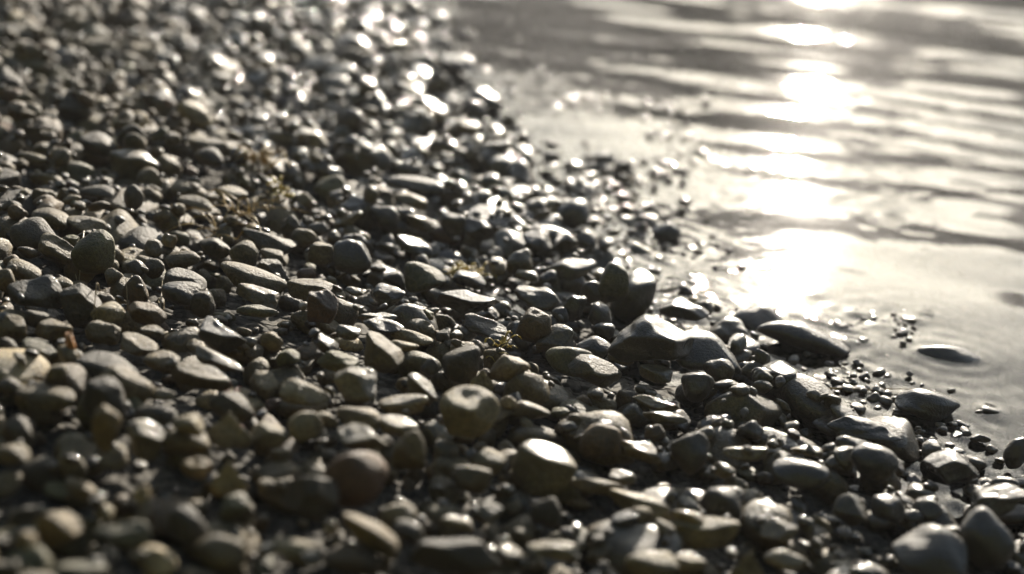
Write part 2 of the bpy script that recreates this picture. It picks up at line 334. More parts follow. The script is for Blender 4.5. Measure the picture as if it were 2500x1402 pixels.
# ------------------------------------------------------------------ the stones one can point at in the photograph
# x, y, w, h (photo pixels of the visible stone) | shape | colour | wetness 0..9 | lean in degrees (+ = falls to the right) | yaw | short name | what it is next to
ROWS = """
128 532 100 50|r g|1 5 0|long rounded stone|standing high near the left edge, above the domed boulder
88 574 115 70|r d|1 8 0|dark domed boulder|lying left of the round olive boulder
230 617 98 100|r v|1 6 0|round olive boulder|almost a ball, darkest large stone on the left of the beach
140 612 92 58|a g|2 10 0|angular grey block|wedged between the domed boulder and the round olive boulder
207 550 100 42|o g|1 5 0|smooth oval stone|resting on the top of the round olive boulder
70 616 58 30|o b|3 8 0|small tapered brown stone|with a bright tip, below the dark domed boulder
60 660 85 38|o g|1 12 0|curved leaning stone|behind the grey egg near the left edge
14 684 50 52|r g|1 0 0|grey egg stone|cut by the left edge of the photo
90 716 135 80|q d|3 22 0|rough ridged dark rock|with a coarse sparkling right flank, near the left edge
155 690 50 22|o g|1 5 0|little oval stone|just above the rough ridged dark rock
203 742 92 82|a d|2 -20 0|dark wedge stone|sloping up to the right beside the rough ridged dark rock
267 769 84 60|r p|1 4 0|smooth pale dome stone|sitting alone left of the flat-topped loaf stone
356 769 94 52|f b|1 12 0|flat-topped loaf stone|to the right of the smooth pale dome stone
335 706 64 64|r b|2 10 0|narrow upright brown stone|behind the flat-topped loaf stone
252 813 78 50|q g|4 3 0|coarse speckled oval stone|glittering all over, below the smooth pale dome stone
372 812 62 28|q g|4 6 0|coarse flat stone|tucked under the flat-topped loaf stone
130 809 92 48|f g|1 4 0|flat-capped grey stone|touching the bright orange pebble on its left
97 779 75 46|r d|1 8 0|low dark mound stone|peeking out behind the flat-capped grey stone
172 837 30 42|a o|3 0 0|bright orange pebble|the only orange one, lit through by the sun|2
28 804 82 58|a g|1 2 0|squared grey block|cut by the left edge beside the low dark mound stone
337 850 94 48|a g|2 12 0|gritty wedge stone|with a bright right corner, below the coarse speckled oval stone
93 861 88 46|a v|1 6 0|knobbly greenish stone|left of and below the bright orange pebble
22 852 50 52|r d|1 5 0|small dark ball stone|at the left edge beside the knobbly greenish stone
452 690 105 48|f d|3 12 0|stepped dark slab|with a bright broken corner, left of the long whaleback stone
442 716 96 56|r d|3 4 0|arched dark stone|in front of the stepped dark slab
497 742 60 58|r d|2 10 0|small thumb stone|with a lit right edge, right of the arched dark stone
545 822 125 76|a d|9 4 0|wet black block|with a glossy glittering top
448 632 86 38|o g|1 -6 0|smooth greenish oval stone|lying before the pale crystal pebble
527 603 84 50|r d|2 4 0|wide brown mound stone|to the left of the tall hooded stone
596 622 70 62|r g|1 12 0|tall hooded stone|with a curved lit right edge
618 682 172 60|o g|1 14 0|long whaleback stone|largest of the middle left, sloping down to the right
628 722 106 46|q g|3 8 0|scuffed grey stone|in front of the long whaleback stone
630 760 104 30|f v|1 0 0|thin flat greenish slab|lowest of the three stacked at the long whaleback stone
413 589 36 34|a w|6 0 0|pale crystal pebble|small, bright and angular among dark wet stones|1
405 884 110 44|o g|2 10 0|sloping grey stone|beneath the gritty wedge stone
265 906 158 72|r d|1 16 0|broad dark hump stone|falling away to the right, above the blocky shadowed boulder
490 922 150 50|f g|2 8 0|ribbed flat slab|striped with ridges, in front of the curled slab
535 884 130 46|a g|4 14 0|curled slab|with a bright crumpled right end
566 472 78 30|o p|1 4 0|pale almond stone|flat and blurred, far left of the yellow seaweed
478 494 90 28|o g|1 8 0|thin curved stone|between the round dark knob stone and the pale almond stone
325 482 50 52|r d|2 10 0|round dark knob stone|to the right of the flat dark oval stone
235 466 90 26|o d|1 3 0|flat dark oval stone|blurred, left of the round dark knob stone
105 480 56 34|f g|1 2 0|small boxy grey stone|behind the long rounded stone
160 482 48 36|q g|1 4 0|scruffy little stone|right of the small boxy grey stone
330 660 50 46|r d|2 10 0|small black ball stone|left of its twin near the wet gravel pocket
375 656 50 46|r d|2 20 0|small black leaning stone|right of the small black ball stone
668 629 70 32|f g|1 2 0|flat-capped small stone|perched on the dark foot stone
670 660 82 46|a d|2 6 0|dark foot stone|carrying the flat-capped small stone
742 582 64 48|r g|1 4 0|round-topped grey stone|standing right of the dark triangular stone
710 556 50 50|a d|1 0 0|dark triangular stone|right below the yellow seaweed
656 594 136 56|q d|3 10 0|rough topped dark slab|behind the flat-capped small stone
785 620 66 48|f g|1 3 0|flat-topped tub stone|left of the big shadowed boulder
862 630 96 82|r d|4 0 0|big shadowed boulder|round and dark with a thin lit rim
938 530 76 54|r d|2 8 0|brown arched stone|left of the pale sloping slab
1005 488 86 32|f p|4 18 0|pale sloping slab|bright along its whole upper edge
785 750 78 76|a r|2 6 0|reddish rounded triangle stone|the reddest large one, right of the long whaleback stone|0.4
762 706 122 42|f g|1 2 0|flat olive slab|behind the reddish rounded triangle stone
1030 545 86 36|a g|5 18 0|slanted grey wedge stone|with a shiny lower tip
1105 550 68 58|a d|5 -4 0|dark peaked stone|with a bright streak down its middle
1165 562 84 50|a d|5 18 0|dark roof-shaped stone|right of the dark peaked stone
1036 676 106 66|r v|4 8 0|large smooth grey-green stone|left of the seaweed tuft
1146 684 84 38|f d|7 4 0|seaweed-topped stone|flat and dark beneath the yellow-brown seaweed tuft
1010 604 96 32|a d|6 14 0|broken dark slab|behind the large smooth grey-green stone
1143 740 155 56|q d|6 -3 0|long rough brown rock|with a ridged sparkling front
946 727 92 58|q d|9 -8 0|black glittering rock|wet, right of the small white-topped chip
865 713 44 20|f p|8 3 0|small white-topped chip|flat, right of the reddish rounded triangle stone
920 779 96 30|q g|9 0 0|thin glittering stone|just behind the fractured shiny stone
934 802 102 44|a d|9 10 0|fractured shiny stone|wet, behind the long smooth bar stone
850 815 60 34|f p|9 12 0|bright wet flake|flat, the shiniest chip left of the fractured shiny stone
664 831 58 38|a t|1 14 0|beige block stone|small and squared, right of the wet black block
795 842 72 34|q d|9 22 0|jagged wet sliver|between the beige block stone and the big folded rock
1002 823 112 34|o p|0 2 0|long smooth bar stone|pale and level, upper of a pair
985 846 76 28|o p|0 2 0|short smooth bar stone|directly under the long smooth bar stone|0.5
925 872 112 78|a g|1 24 0|big folded rock|angular with a ridge running down to the right
828 884 104 52|a v|1 10 0|dull sloping stone|left of the big folded rock
1125 884 92 86|r d|2 8 0|tall dark rounded boulder|in front of the wide dark gable rock
1192 806 132 52|a d|3 20 0|wide dark gable rock|with one thin lit edge sloping to the right
1178 928 62 46|t p|1 0 0|pale triangular stone|right of the tall dark rounded boulder
1227 838 74 38|o d|4 14 0|dark arched pebble|in front of the wide dark gable rock
1050 896 44 40|r d|3 0 0|small round brown pebble|left of the tall dark rounded boulder
868 944 108 74|a p|3 -3 0|mottled pale block|with a rough bright top above a black front
745 962 122 62|r p|0 6 0|broad pale hump stone|left of the mottled pale block
1030 950 92 50|a p|9 24 0|glossy tilted flake|the brighter wet flake above the torn shiny flake
985 988 122 40|f w|9 -8 0|torn shiny flake|wet and white, left of the great pale trapezoid boulder
1142 1012 148 108|f p|0 6 0|great pale trapezoid boulder|the tallest pale one in the middle of the beach|0.6
875 1024 112 66|r g|1 2 0|round grey cap boulder|behind the large pale lumpy stone
885 1075 130 70|q p|4 8 0|large pale lumpy stone|resting against the purple-brown ball boulder|1.5
868 1166 150 136|r r|2 6 0|purple-brown ball boulder|largest round one in the foreground
1002 1106 84 102|r g|1 12 0|dark egg boulder|standing to the right of the large pale lumpy stone
975 1045 110 40|f w|7 8 0|bright flat flake|between the round grey cap boulder and the dark egg boulder
745 1042 86 74|r p|1 10 0|white-capped round stone|left of the round grey cap boulder
797 1026 60 42|o p|0 18 0|small sloping pale stone|tucked behind the white-capped round stone
655 1062 88 46|f p|1 16 0|pale slanting slab|left of the white-capped round stone
1190 1126 86 56|r p|1 14 0|pale cap stone|below the great pale trapezoid boulder
1150 1168 96 72|r g|1 8 0|grey helmet stone|in front of the pale cap stone
750 1220 118 118|a d|1 40 0|black steep wedge boulder|left of the purple-brown ball boulder
905 1300 165 74|e t|0 36 0|long tan leaning stone|sloping steeply to the right in the foreground|1
722 1347 126 60|o p|0 5 0|pale loaf stone|at the bottom, left of the long tan leaning stone
975 1262 100 70|r g|1 18 0|round shaded stone|touching the right side of the purple-brown ball boulder
1000 1300 92 60|r d|1 20 0|dim arched boulder|below the round shaded stone
1115 1278 86 36|f w|7 3 0|blurred white flake|in the foreground right of the dim arched boulder
1185 1254 82 44|a p|7 14 0|blurred pale chip|behind the blurred white flake
1110 1352 226 80|f d|1 -2 0|wide black slab boulder|with a pale back rim along the bottom edge
862 1368 150 66|r b|1 10 0|mauve-brown stone|at the bottom between the pale loaf stone and the wide black slab boulder
808 1290 34 36|r w|6 0 0|tiny white bead pebble|beside the long tan leaning stone|1
258 1050 66 104|a t|0 6 20|upright tan shard|angular and narrow, the only one standing on end|1.5
262 984 112 104|f d|1 3 0|blocky shadowed boulder|square and dark behind the upright tan shard
350 1074 100 76|a p|6 24 0|white-faced angular rock|with a glossy cracked face, right of the upright tan shard
460 1034 84 50|r p|0 10 0|small pale dome pebble|stacked above the round shadowed stone|1.8
460 1080 112 70|r g|1 10 0|round shadowed stone|carrying the small pale dome pebble
563 1048 122 78|t p|0 0 0|pale triangle boulder|broad and pointed above a black front
475 1144 70 52|a t|0 20 0|olive tan chip stone|left of the cream pointed stone
562 1166 88 76|t w|1 0 0|cream pointed stone|bright triangle in the lower left
568 992 116 62|f d|1 8 0|dark anvil stone|flat-topped, behind the pale triangle boulder
380 1012 112 50|o d|1 -10 0|long black stone|rising to the right behind the white-faced angular rock
388 961 84 28|q p|4 0 0|gritty pale oval stone|flat and rough, right of the blocky shadowed boulder
112 972 152 46|f g|1 -6 0|long lumpy slab|left of the blocky shadowed boulder
24 946 60 46|r d|1 4 0|dull mound stone|at the left edge above the long lumpy slab
46 1052 76 62|r d|1 8 0|black knob stone|near the left edge below the long lumpy slab
34 1108 82 52|r g|0 8 0|grey slope stone|cut by the left edge, below the black knob stone
140 1296 108 84|a t|0 24 0|tan shoulder stone|rounded and leaning right in the lower left corner
64 1322 50 46|r t|0 0 0|tan ball pebble|left of the tan shoulder stone|1
300 1312 150 60|a v|0 -14 0|greenish sloping slab|rising to the right in the lower left
385 1368 102 70|r w|2 10 0|white-topped ball stone|brightest at the bottom left
460 1288 118 96|r d|0 26 0|dark tilted dome boulder|in front of the gravel of the lower left
540 1346 132 92|r g|0 14 0|large soft grey dome|right of the white-topped ball stone
205 1198 92 44|f t|0 28 0|slanted tan bar stone|among the blurred gravel of the lower left
345 1206 42 42|r w|2 0 0|pinkish white pebble|small and round among blurred gravel|1
1305 798 88 80|r b|2 3 0|brown loaf boulder|round-shouldered, at the water's edge|0.5
1355 830 94 60|a g|5 -10 0|pale-edged wedge stone|leaning on the brown loaf boulder
1388 878 116 74|r v|3 6 0|arched olive boulder|below the pale-edged wedge stone
1450 850 84 54|r d|5 -8 0|dark cap stone|left of the massive wet rock
1452 908 134 66|a g|4 16 0|grooved grey boulder|right of and below the arched olive boulder
1592 838 205 112|q d|7 4 0|massive wet rock|with a rough sparkling crest, standing at the waterline|0.8
1725 862 190 92|r d|8 10 0|broad veiled boulder|washed out by glare, right of the massive wet rock
1670 758 126 42|f d|9 4 0|flat wet-topped rock|in the water just behind the massive wet rock
1500 692 76 92|r v|5 4 0|upright olive stone|standing at the edge of the still water|0.8
1445 716 58 58|r d|6 6 0|small wet brown stone|left of the upright olive stone
1400 522 84 66|r d|8 10 0|dark boulder in the shallows|above the still pool, farthest large one there
1627 572 72 56|r d|8 0 0|lone round stone|standing in open water with sparks on its top
1565 560 34 34|r d|8 0 0|small round islet stone|left of the lone round stone
1312 592 78 46|r d|7 8 0|left pool-side stone|dark, wet, beside the right pool-side stone
1382 596 64 50|a d|7 10 0|right pool-side stone|dark with a lit right slope over still water
1270 642 66 64|r g|4 20 0|leaning ridge stone|above the flat white wet stone
1285 672 60 26|f p|9 4 0|flat white wet stone|below the leaning ridge stone
1310 728 112 50|q g|8 2 0|streaky wet rock|behind the brown loaf boulder
1396 752 68 60|q d|9 0 0|beaded wet stone|dark with bright drops, at the small inlet
1466 776 62 58|r d|6 18 0|hooded wet stone|left of the massive wet rock
1474 806 56 34|o d|8 0 0|glassy dark pebble|just below the hooded wet stone
1600 912 86 34|f p|8 6 0|white plate stone|below the massive wet rock
1702 944 82 70|r d|4 6 0|veiled round stone|with a thin pale arc, right of the white plate stone
1515 874 70 26|f p|8 8 0|bright wet wafer stone|above the white plate stone
1755 902 78 56|r g|6 8 0|hazy knob stone|right of the veiled round stone, close to the glare
1962 822 236 62|r d|9 6 0|half-drowned boulder|directly under the great sun glint
2315 868 160 48|o d|9 -2 0|lens-shaped rock|dark, afloat-looking in calm water at the right
2318 762 58 24|o d|9 4 0|small drowned stone|farther out than the lens-shaped rock
2265 984 160 76|r d|9 6 0|dark island rock|with a glittering rim, largest alone in the water on the right
2415 1003 48 20|o d|9 4 0|tiny dark reef stone|right of the dark island rock
2346 1036 48 18|o d|9 4 0|low awash pebble|between the dark island rock and the twin-spark stone
2394 1068 50 18|o d|9 4 0|awash sliver pebble|right of the low awash pebble
2110 1050 180 52|q d|9 4 0|long crusted rock|wet and sparkling behind the ringed stone
2075 1096 80 62|r d|5 4 0|small arched stone|left of and behind the ringed stone
2130 1128 114 82|r d|4 10 0|ringed stone|dark dome outlined by a thin pale arc|0.5
2322 1140 130 68|a d|7 3 0|black squared rock|in the shallows with sparks along its top
2480 1106 62 72|r d|8 0 0|twin-spark stone|black, cut by the right edge
2440 1232 136 82|q d|8 -8 0|white-crested black rock|near the right edge
2412 1322 170 130|r d|6 24 0|huge black ball boulder|filling the lower right corner
2270 1350 184 120|r d|5 8 0|soft black boulder|at the bottom, left of the huge black ball boulder
2170 1242 92 62|r d|7 12 0|black stone with white cap|above the soft black boulder
2078 1252 92 70|a g|8 14 0|mottled shiny stone|left of the black stone with white cap
1900 1300 96 52|a w|7 6 0|white ragged stone|upper of two bright ones at the bottom right
1920 1370 112 50|o p|5 2 0|pale rimmed oval stone|below the white ragged stone
1972 1104 84 26|f w|8 5 0|thin bright shelf stone|left of the small arched stone
1915 1120 52 30|q p|9 0 0|sparkling crumb pebble|left of the thin bright shelf stone
1955 1156 140 78|r d|5 8 0|hidden dark hump|below the thin bright shelf stone
1325 1142 158 104|f p|3 5 0|pale lidded boulder|flat bright top over a deep brown front
1560 1102 114 46|q w|8 6 0|crater-topped flat stone|with a ring-like white top
1682 1102 98 92|r d|3 6 0|tall dim boulder|with a pale arc along its crown
1820 1106 112 32|f w|8 -5 0|long white bar stone|right of the tall dim boulder
1600 988 116 30|a w|8 6 0|bright winged stone|upper of two bright strips near the glare
1622 1022 112 24|f p|8 5 0|low bright strip stone|below the bright winged stone
1455 1188 128 26|f g|1 2 0|thin level slab|behind the big creamy slab
1562 1238 160 64|a p|3 4 0|big creamy slab|blurred, widest pale one at the bottom middle
1712 1296 186 62|f p|1 -8 0|long pale plank stone|rising to the right below the big creamy slab
1680 1264 86 36|o w|5 6 0|soft white pebble|resting on the long pale plank stone|1
1335 1250 78 72|r d|1 20 0|dark dome with bright spot|left of the big creamy slab
1350 1346 132 46|q p|4 0 0|mottled cream stone|near the bottom, below the dark dome with bright spot
1590 1382 132 60|r p|1 2 0|blurred tan mound|cut by the bottom edge
1682 1376 92 42|f w|4 3 0|blurred white lid stone|beside the blurred tan mound
1825 1382 84 70|t p|2 0 0|blurred cream cone|cut by the bottom edge, left of the pale rimmed oval stone
1765 1150 62 36|a w|8 0 0|white notched chip|below the long white bar stone
1520 1168 66 38|a p|7 -14 0|cream nugget stone|between the thin level slab and the crater-topped flat stone
1762 1232 104 82|r d|4 14 0|black hollow-side boulder|right of the big creamy slab
480 284 100 46|e p|1 32 0|long pale finger stone|slanting steeply among the blurred stones of the upper left
325 336 72 66|r d|1 14 0|blurred dark dome|with a lit right rim, upper left
240 355 92 48|r d|1 8 0|shaded twin dome|left of the blurred dark dome
645 156 60 30|f w|8 8 0|far bright stone|blurred, one of the brightest in the upper left
762 342 84 42|f w|9 14 0|brilliant wet patch stone|shining white left of the inlet
86 386 78 28|o g|1 6 0|far flat left stone|blurred, near the left edge
510 386 76 50|r d|1 14 0|blurred leaning dome|left of the orange seaweed clump
505 352 104 28|f g|1 4 0|blurred level slab|behind the blurred leaning dome
1015 452 142 40|o d|5 4 0|long dark whale stone|with a pale back, beside the inlet
1345 386 46 28|o d|8 0 0|far lone islet stone|small, dark, blurred in open water
1476 390 52 34|a d|8 0 0|far cornered stone|blurred, standing in open water
1520 412 46 36|r d|8 0 0|far rounded islet stone|touching the far cornered stone
1186 244 88 46|r d|7 6 0|far dark block|in the water at the mouth of the inlet
1140 312 62 28|f w|9 8 0|far white plate|below the far dark block
1050 266 92 36|f w|9 16 0|far white slab|long and glaring, left of the far dark block
1112 156 90 46|r d|7 8 0|farthest dark rock|at the waterline near the top
855 140 70 44|r d|3 8 0|far black mound|blurred among bright discs at the top
"""
SPECIAL = []
heroes = []
for line in ROWS.strip().splitlines():
    p = [a.strip() for a in line.split('|')]
    x, y, w_, h_ = map(float, p[0].split()); kind, col = p[1].split(); wet, lean, yaw = map(float, p[2].split())
    heroes.append(dict(x=x, y=y, w=w_, h=h_, kind=kind, col=col, wet=wet / 9, lean=math.radians(lean), yaw=math.radians(yaw), name=p[3], label=(p[3] + ' ' + p[4]).strip(), z0=float(p[5]) if len(p) > 5 else 0.0))

rng = np.random.RandomState(77); BED = 0.004
items = []          # every stone: dict(pos, a, b, c, R, kind, tint, wet, level, label...)
for i, h in enumerate(heroes):
    d = ray(h['x'], h['y'])
    zc = 0.02
    for _ in range(6):
        t = (CAMH - zc) / -d[2]; P = cam_pos + d * t
        depth = t * (d @ fwd); a = h['w'] * depth / FPX / 2; hh = h['h'] * depth / FPX / 2
        dep = math.asin(-d[2])
        b = min(a * (0.85 if h['kind'] in 'rt' else 0.72), hh * 0.62 / math.sin(dep) )
        if h['kind'] == 't': b = a * 0.6
        c = math.sqrt(max(hh * hh - (b * math.sin(dep)) ** 2, (0.22 * a) ** 2)) / math.cos(dep)
        c = min(c * 1.12, 1.5 * a + 0.01)
        zg = float(ground(P[0], P[1])) + BED
        zc = zg + c * 0.62 + h['z0'] * 0.01
    yaw = h['yaw']
    R = rot(yaw, h['lean'], rng.uniform(-.12, .12))
    tint = np.array(TINT[h['col']]) * rng.uniform(.88, 1.12) * WARM
    items.append(dict(pos=np.array([P[0], P[1], zc]), a=a, b=b, c=c, R=R, kind=h['kind'], tint=tint, wet=h['wet'], hero=h, level=4 if h['w'] > 100 else 3, seed=500 + i))
    pt = patch(P[0], P[1], a * 1.02, b * 1.02, yaw)
    if pt:
        sj, si, X, Y, q = pt; top = zc + c * np.sqrt(np.clip(1 - q, 0, 1)) + np.tan(-h['lean']) * X
        ins = q < 1
        HM[sj, si] = np.where(ins, np.maximum(HM[sj, si], np.minimum(top, zc + c)), HM[sj, si])
        HERO[sj, si] |= ((X / a) ** 2 + ((Y) / b) ** 2 < 1.0)
        # keep the ground just in front of it clear of tall neighbours

def tint_for(r, wet):
    u = r.uniform()
    if u < .50: t = np.array(TINT['g'])
    elif u < .66: t = np.array(TINT['b'])
    elif u < .80: t = np.array(TINT['d'])
    elif u < .88: t = np.array(TINT['v'])
    elif u < .97: t = np.array(TINT['p']) * .72
    elif u < .985: t = np.array(TINT['r'])
    else: t = np.array(TINT['w'])
    return t * r.uniform(.75, 1.25) * WARM, u
def lay(n, amin, amax, power, passno, cover, over, level, gap=9.0, amax_gap=9.0, xr=(-1.9, 1.4), inland=None):
    """drop stones of half-width amin..amax on the pile; OCC keeps them from crowding"""
    got = 0
    for _ in range(n):
        y = GY0 + 0.15 + (GY1 - GY0 - .3) * rng.uniform() ** 1.05
        x = rng.uniform(max(xr[0], -0.62 * y - .35), xr[1])
        u = rng.uniform(); a = amin * (amax / amin) ** (u ** power)
        s = float(shore(x, y))
        # scattered stones out in the water, packed bed on the beach
        if s < 0:
            if a > 0.008 and rng.uniform() > math.exp(s / (0.13 if y < 1.25 else 0.07)) * 0.85 + (0.16 if s > -0.45 else 0): continue
            if s < -0.6 or (s < -.1 and a > .016): continue
        
        b = a * rng.uniform(.62, .98); c = a * (rng.uniform(.34, .56) if rng.uniform() < .62 else rng.uniform(.6, .95)) if passno < 3 else a * rng.uniform(.5, .8)
        if a > .028: c = min(c, .62 * a)
        yaw = rng.normal() * .6 if rng.uniform() < .6 else rng.uniform(0, math.pi)
        pt = patch(x, y, a, b, yaw)
        if pt is None: continue
        sj, si, X, Y, q = pt; ins = q < 1
        if ins.sum() < 3: ins = q < 4
        core = q < 0.7
        if core.sum() and OCC[sj, si][core].mean() > cover: continue
        if HERO[sj, si][ins].mean() > over: continue
        H = HM[sj, si]
        under = c * np.sqrt(np.clip(1 - q, 0, 1))
        zc = float(np.percentile((H + under)[ins], 70)) - c * 0.18
        if s < 0 and (H - ground(x, y))[ins].max() > 0.004 and rng.uniform() < .9: continue
        if a < amax_gap and float((H[ins] - ground(X[ins] + x, Y[ins] + y)).mean()) > gap: continue
        # lean with what lies under it
        Xi, Yi, Hi = X[ins], Y[ins], H[ins]
        A = np.stack([Xi, Yi, np.ones(len(Xi))], 1)
        try: co = np.linalg.lstsq(A, Hi, rcond=None)[0]
        except Exception: co = (0, 0, 0)
        sx, sy = np.clip(co[0] * .7 + rng.normal() * .13 - .09, -.5, .5), np.clip(co[1] * .7 + rng.normal() * .12 + .05, -.5, .5)
        kind = rng.choice(list('rofaeq'), p=[.15, .19, .12, .20, .22, .12])
        wet = float(np.clip(1.15 - s / 0.34 + rng.normal() * .25, 0.0, 1)) if s > 0 else 1.0
        if passno == 3: wet = max(wet, .55 + .3 * rng.uniform())
        tint, tu = tint_for(rng, wet)
        R = rot(yaw, -math.atan(sx), math.atan(sy))
        items.append(dict(pos=np.array([x, y, zc]), a=a, b=b, c=c, R=R, kind=kind, tint=tint, tu=tu, wet=wet, hero=None, level=level, seed=int(rng.randint(1 << 30)), yaw=yaw))
        top = zc + under + sx * X + sy * Y
        HM[sj, si] = np.where(q < 1, np.maximum(H, np.minimum(top, zc + c)), H)
        OCC[sj, si] |= q < 0.9
        got += 1
    return got
def awash(px, py, n_, sx_, sy_, a0, a1, hi=.0035):
    """small wet pebbles that just break the surface"""
    for _ in range(n_):
        d = ray(px + rng.normal() * sx_, py + rng.normal() * sy_); P = cam_pos + d * (CAMH / -d[2])
        if shore(P[0], P[1]) > 0.02: continue
        a = a0 * (a1 / a0) ** rng.uniform() ** 1.4; b = a * rng.uniform(.6, .95); c = a * rng.uniform(.5, .8)
        i, j = int((P[0] - GX0) / GS), int((P[1] - GY0) / GS)
        if not (0 <= i < len(gx) and 0 <= j < len(gy)) or HERO[j, i]: continue
        z = rng.uniform(.0012, hi + .003) - c * .9
        tint, tu = tint_for(rng, 1)
        yaw = rng.normal() * .5
        items.append(dict(pos=np.array([P[0], P[1], z]), a=a, b=b, c=c, R=rot(yaw, .1 + rng.normal() * .15, rng.normal() * .15), kind=rng.choice(list('roaeq')), tint=tint * .8, tu=tu, wet=1.0, hero=None, level=2, seed=int(rng.randint(1 << 30)), yaw=yaw))
AW = ((1440, 250, 14, 45, 20, .005, .012), (1640, 270, 22, 50, 60, .004, .010), (1560, 400, 20, 90, 50, .005, .014), (1420, 470, 24, 70, 40, .005, .014), (1500, 560, 26, 70, 40, .004, .012), (1640, 640, 26, 90, 45, .003, .009),
            (1240, 240, 22, 60, 40, .006, .016), (1560, 740, 26, 70, 35, .004, .012), (1960, 940, 26, 80, 34, .003, .010), (2130, 790, 12, 50, 26, .003, .009), (2210, 815, 10, 20, 14, .002, .005), (2080, 930, 20, 70, 30, .003, .010), (2150, 1000, 16, 90, 30, .003, .008), (1840, 810, 20, 70, 30, .002, .006), (2300, 1080, 20, 80, 30, .003, .009))
for row in AW: awash(row[0], row[1], int(row[2] * 1.8), *row[3:])
OCC = HERO.copy()
n1 = lay(9000, .016, .035, 1.25, 1, .22, .06, 3)
n2 = lay(24000, .009, .020, 1.0, 1, .42, .10, 2, gap=.020)
OCC = HERO.copy()
n3 = lay(500, .014, .028, 1.2, 2, .05, .02, 3)
OCC = HERO.copy()
n4 = lay(16000, .005, .011, 1.0, 2, .45, .22, 2, gap=.013)
n5 = lay(16000, .0028, .006, 1.0, 3, 1.1, .5, 1, gap=.012)
_g = ground(*np.meshgrid(gx, gy)); _k = (shore(*np.meshgrid(gx, gy)) > 0.1); print("bed", (HM - _g)[_k].mean(), np.percentile((HM - _g)[_k], [10, 50, 90]))
print("stones", len(heroes), n1, n2, n3, n4, n5)

# ------------------------------------------------------------------ the water, with rings and a lifted edge round every stone that breaks it
wx, wy = grow(-0.9, 2.3, 0.005, 30, 1.15), grow(0.35, 4.2, 0.005, 30, 1.15)
V, F = grid(wx, wy, water_h)
WZ = V[:, 2].reshape(len(wy), len(wx))
rr_ = np.random.RandomState(8)
# cat's-paws: small patches of short wavelets
cp = Waves(31, 22, .022, .05, math.radians(75)); XX, YY = np.meshgrid(wx, wy); CPH = cp(XX, YY, lambda l: 0.0026 * l)
for px, py, rx, ry, am in ((1900, 660, .05, .12, .55), (1950, 400, .07, .12, .6), (2050, 258, .08, .16, .8), (2180, 540, .05, .10, 1.1), (2170, 440, .05, .1, 1.0), (2120, 790, .06, .05, 1.2), (2100, 60, .1, .2, .9), (1800, 480, .05, .08, .7)):
    d_ = ray(px, py); P_ = cam_pos + d_ * (CAMH / -d_[2])
    WZ += am * CPH * np.exp(-((XX - P_[0]) / rx * 1.2) ** 2 - ((YY - P_[1]) / ry) ** 2)
for it in items:
    x, y, z = it['pos']
    if it['a'] < .006 or z + it['c'] < 0.001 or z - it['c'] > 0.004: continue
    if not (-0.7 < shore(x, y) < 0.12): continue
    if not (-0.8 < x < 2.2 and 0.4 < y < 4.1): continue
    e = math.sqrt(max(1 - (z / it['c']) ** 2, 0.05)) if abs(z) < it['c'] else .3
    ra, rb = it['a'] * e, it['b'] * e
    q_ = 0.10
    i0, i1 = np.searchsorted(wx, [x - ra - q_, x + ra + q_]); j0, j1 = np.searchsorted(wy, [y - ra - q_, y + ra + q_])
    X, Y = np.meshgrid(wx[i0:i1] - x, wy[j0:j1] - y)
    ax_ = it['R'] @ np.array([1.0, 0, 0]); yw = math.atan2(ax_[1], ax_[0]); c_, s_ = math.cos(yw), math.sin(yw)
    u, v = X * c_ + Y * s_, -X * s_ + Y * c_
    r_ = np.sqrt(u * u + v * v) + 1e-6; edge = 1 / np.sqrt((u / r_ / ra) ** 2 + (v / r_ / rb) ** 2)
    d = np.maximum(r_ - edge, 0)
    lam = rr_.uniform(.018, .030); A = rr_.uniform(.2, 1) * 0.0004 * min(1, it['a'] / .015)
    WZ[j0:j1, i0:i1] += A * np.exp(-d / .045) * np.sin(2 * math.pi * d / lam + rr_.uniform(0, 6.28)) * (d > 0) + .0009 * np.exp(-d / .004)
WZ[:] = np.minimum(WZ, 0.006); V[:, 2] = WZ.ravel()
o = mesh_obj("water", V, F, water_material()); o["kind"] = "structure"

# ------------------------------------------------------------------ choose which of the laid stones are told apart
REFS = [(h['x'], h['y'], h['name']) for h in heroes]
names = [h['name'] for h in heroes]
REFS = [r for r in REFS if names.count(r[2]) == 1]
def inframe(p): return -20 < p[0] < PW + 20 and -20 < p[1] < PH + 20
cand = []
for it in items:
    if it['hero']: continue
    px, py, dz = proj(it['pos'])
    if not (30 < px < PW - 30 and 20 < py < PH - 20): continue
    i, j = int((it['pos'][0] - GX0) / GS), int((it['pos'][1] - GY0) / GS)
    if HM[j, i] > it['pos'][2] + it['c'] * 1.05 + 0.002: continue
    if it['pos'][2] + it['c'] < 0.004: continue
    it['px'], it['py'] = px, py; it['pw'] = it['a'] * FPX / dz * 2
    it['size'] = it['pw'] * it['c'] / it['a'] * it['pw']
    cand.append(it)
cand.sort(key=lambda q: -q['size'])
N_AUTO = 297 - len(heroes)
def direction(dx, dy):
    ang = math.degrees(math.atan2(-dy * 1.6, dx)) % 360
    k = int((ang + 22.5) // 45) % 8
    return ['right of', 'behind and right of', 'behind', 'behind and left of', 'left of', 'in front and left of', 'in front of', 'in front and right of'][k]
COLN = [(.5, 'grey'), (.66, 'brownish'), (.80, 'dark'), (.88, 'greenish grey'), (.97, 'pale'), (.985, 'reddish'), (2, 'whitish')]
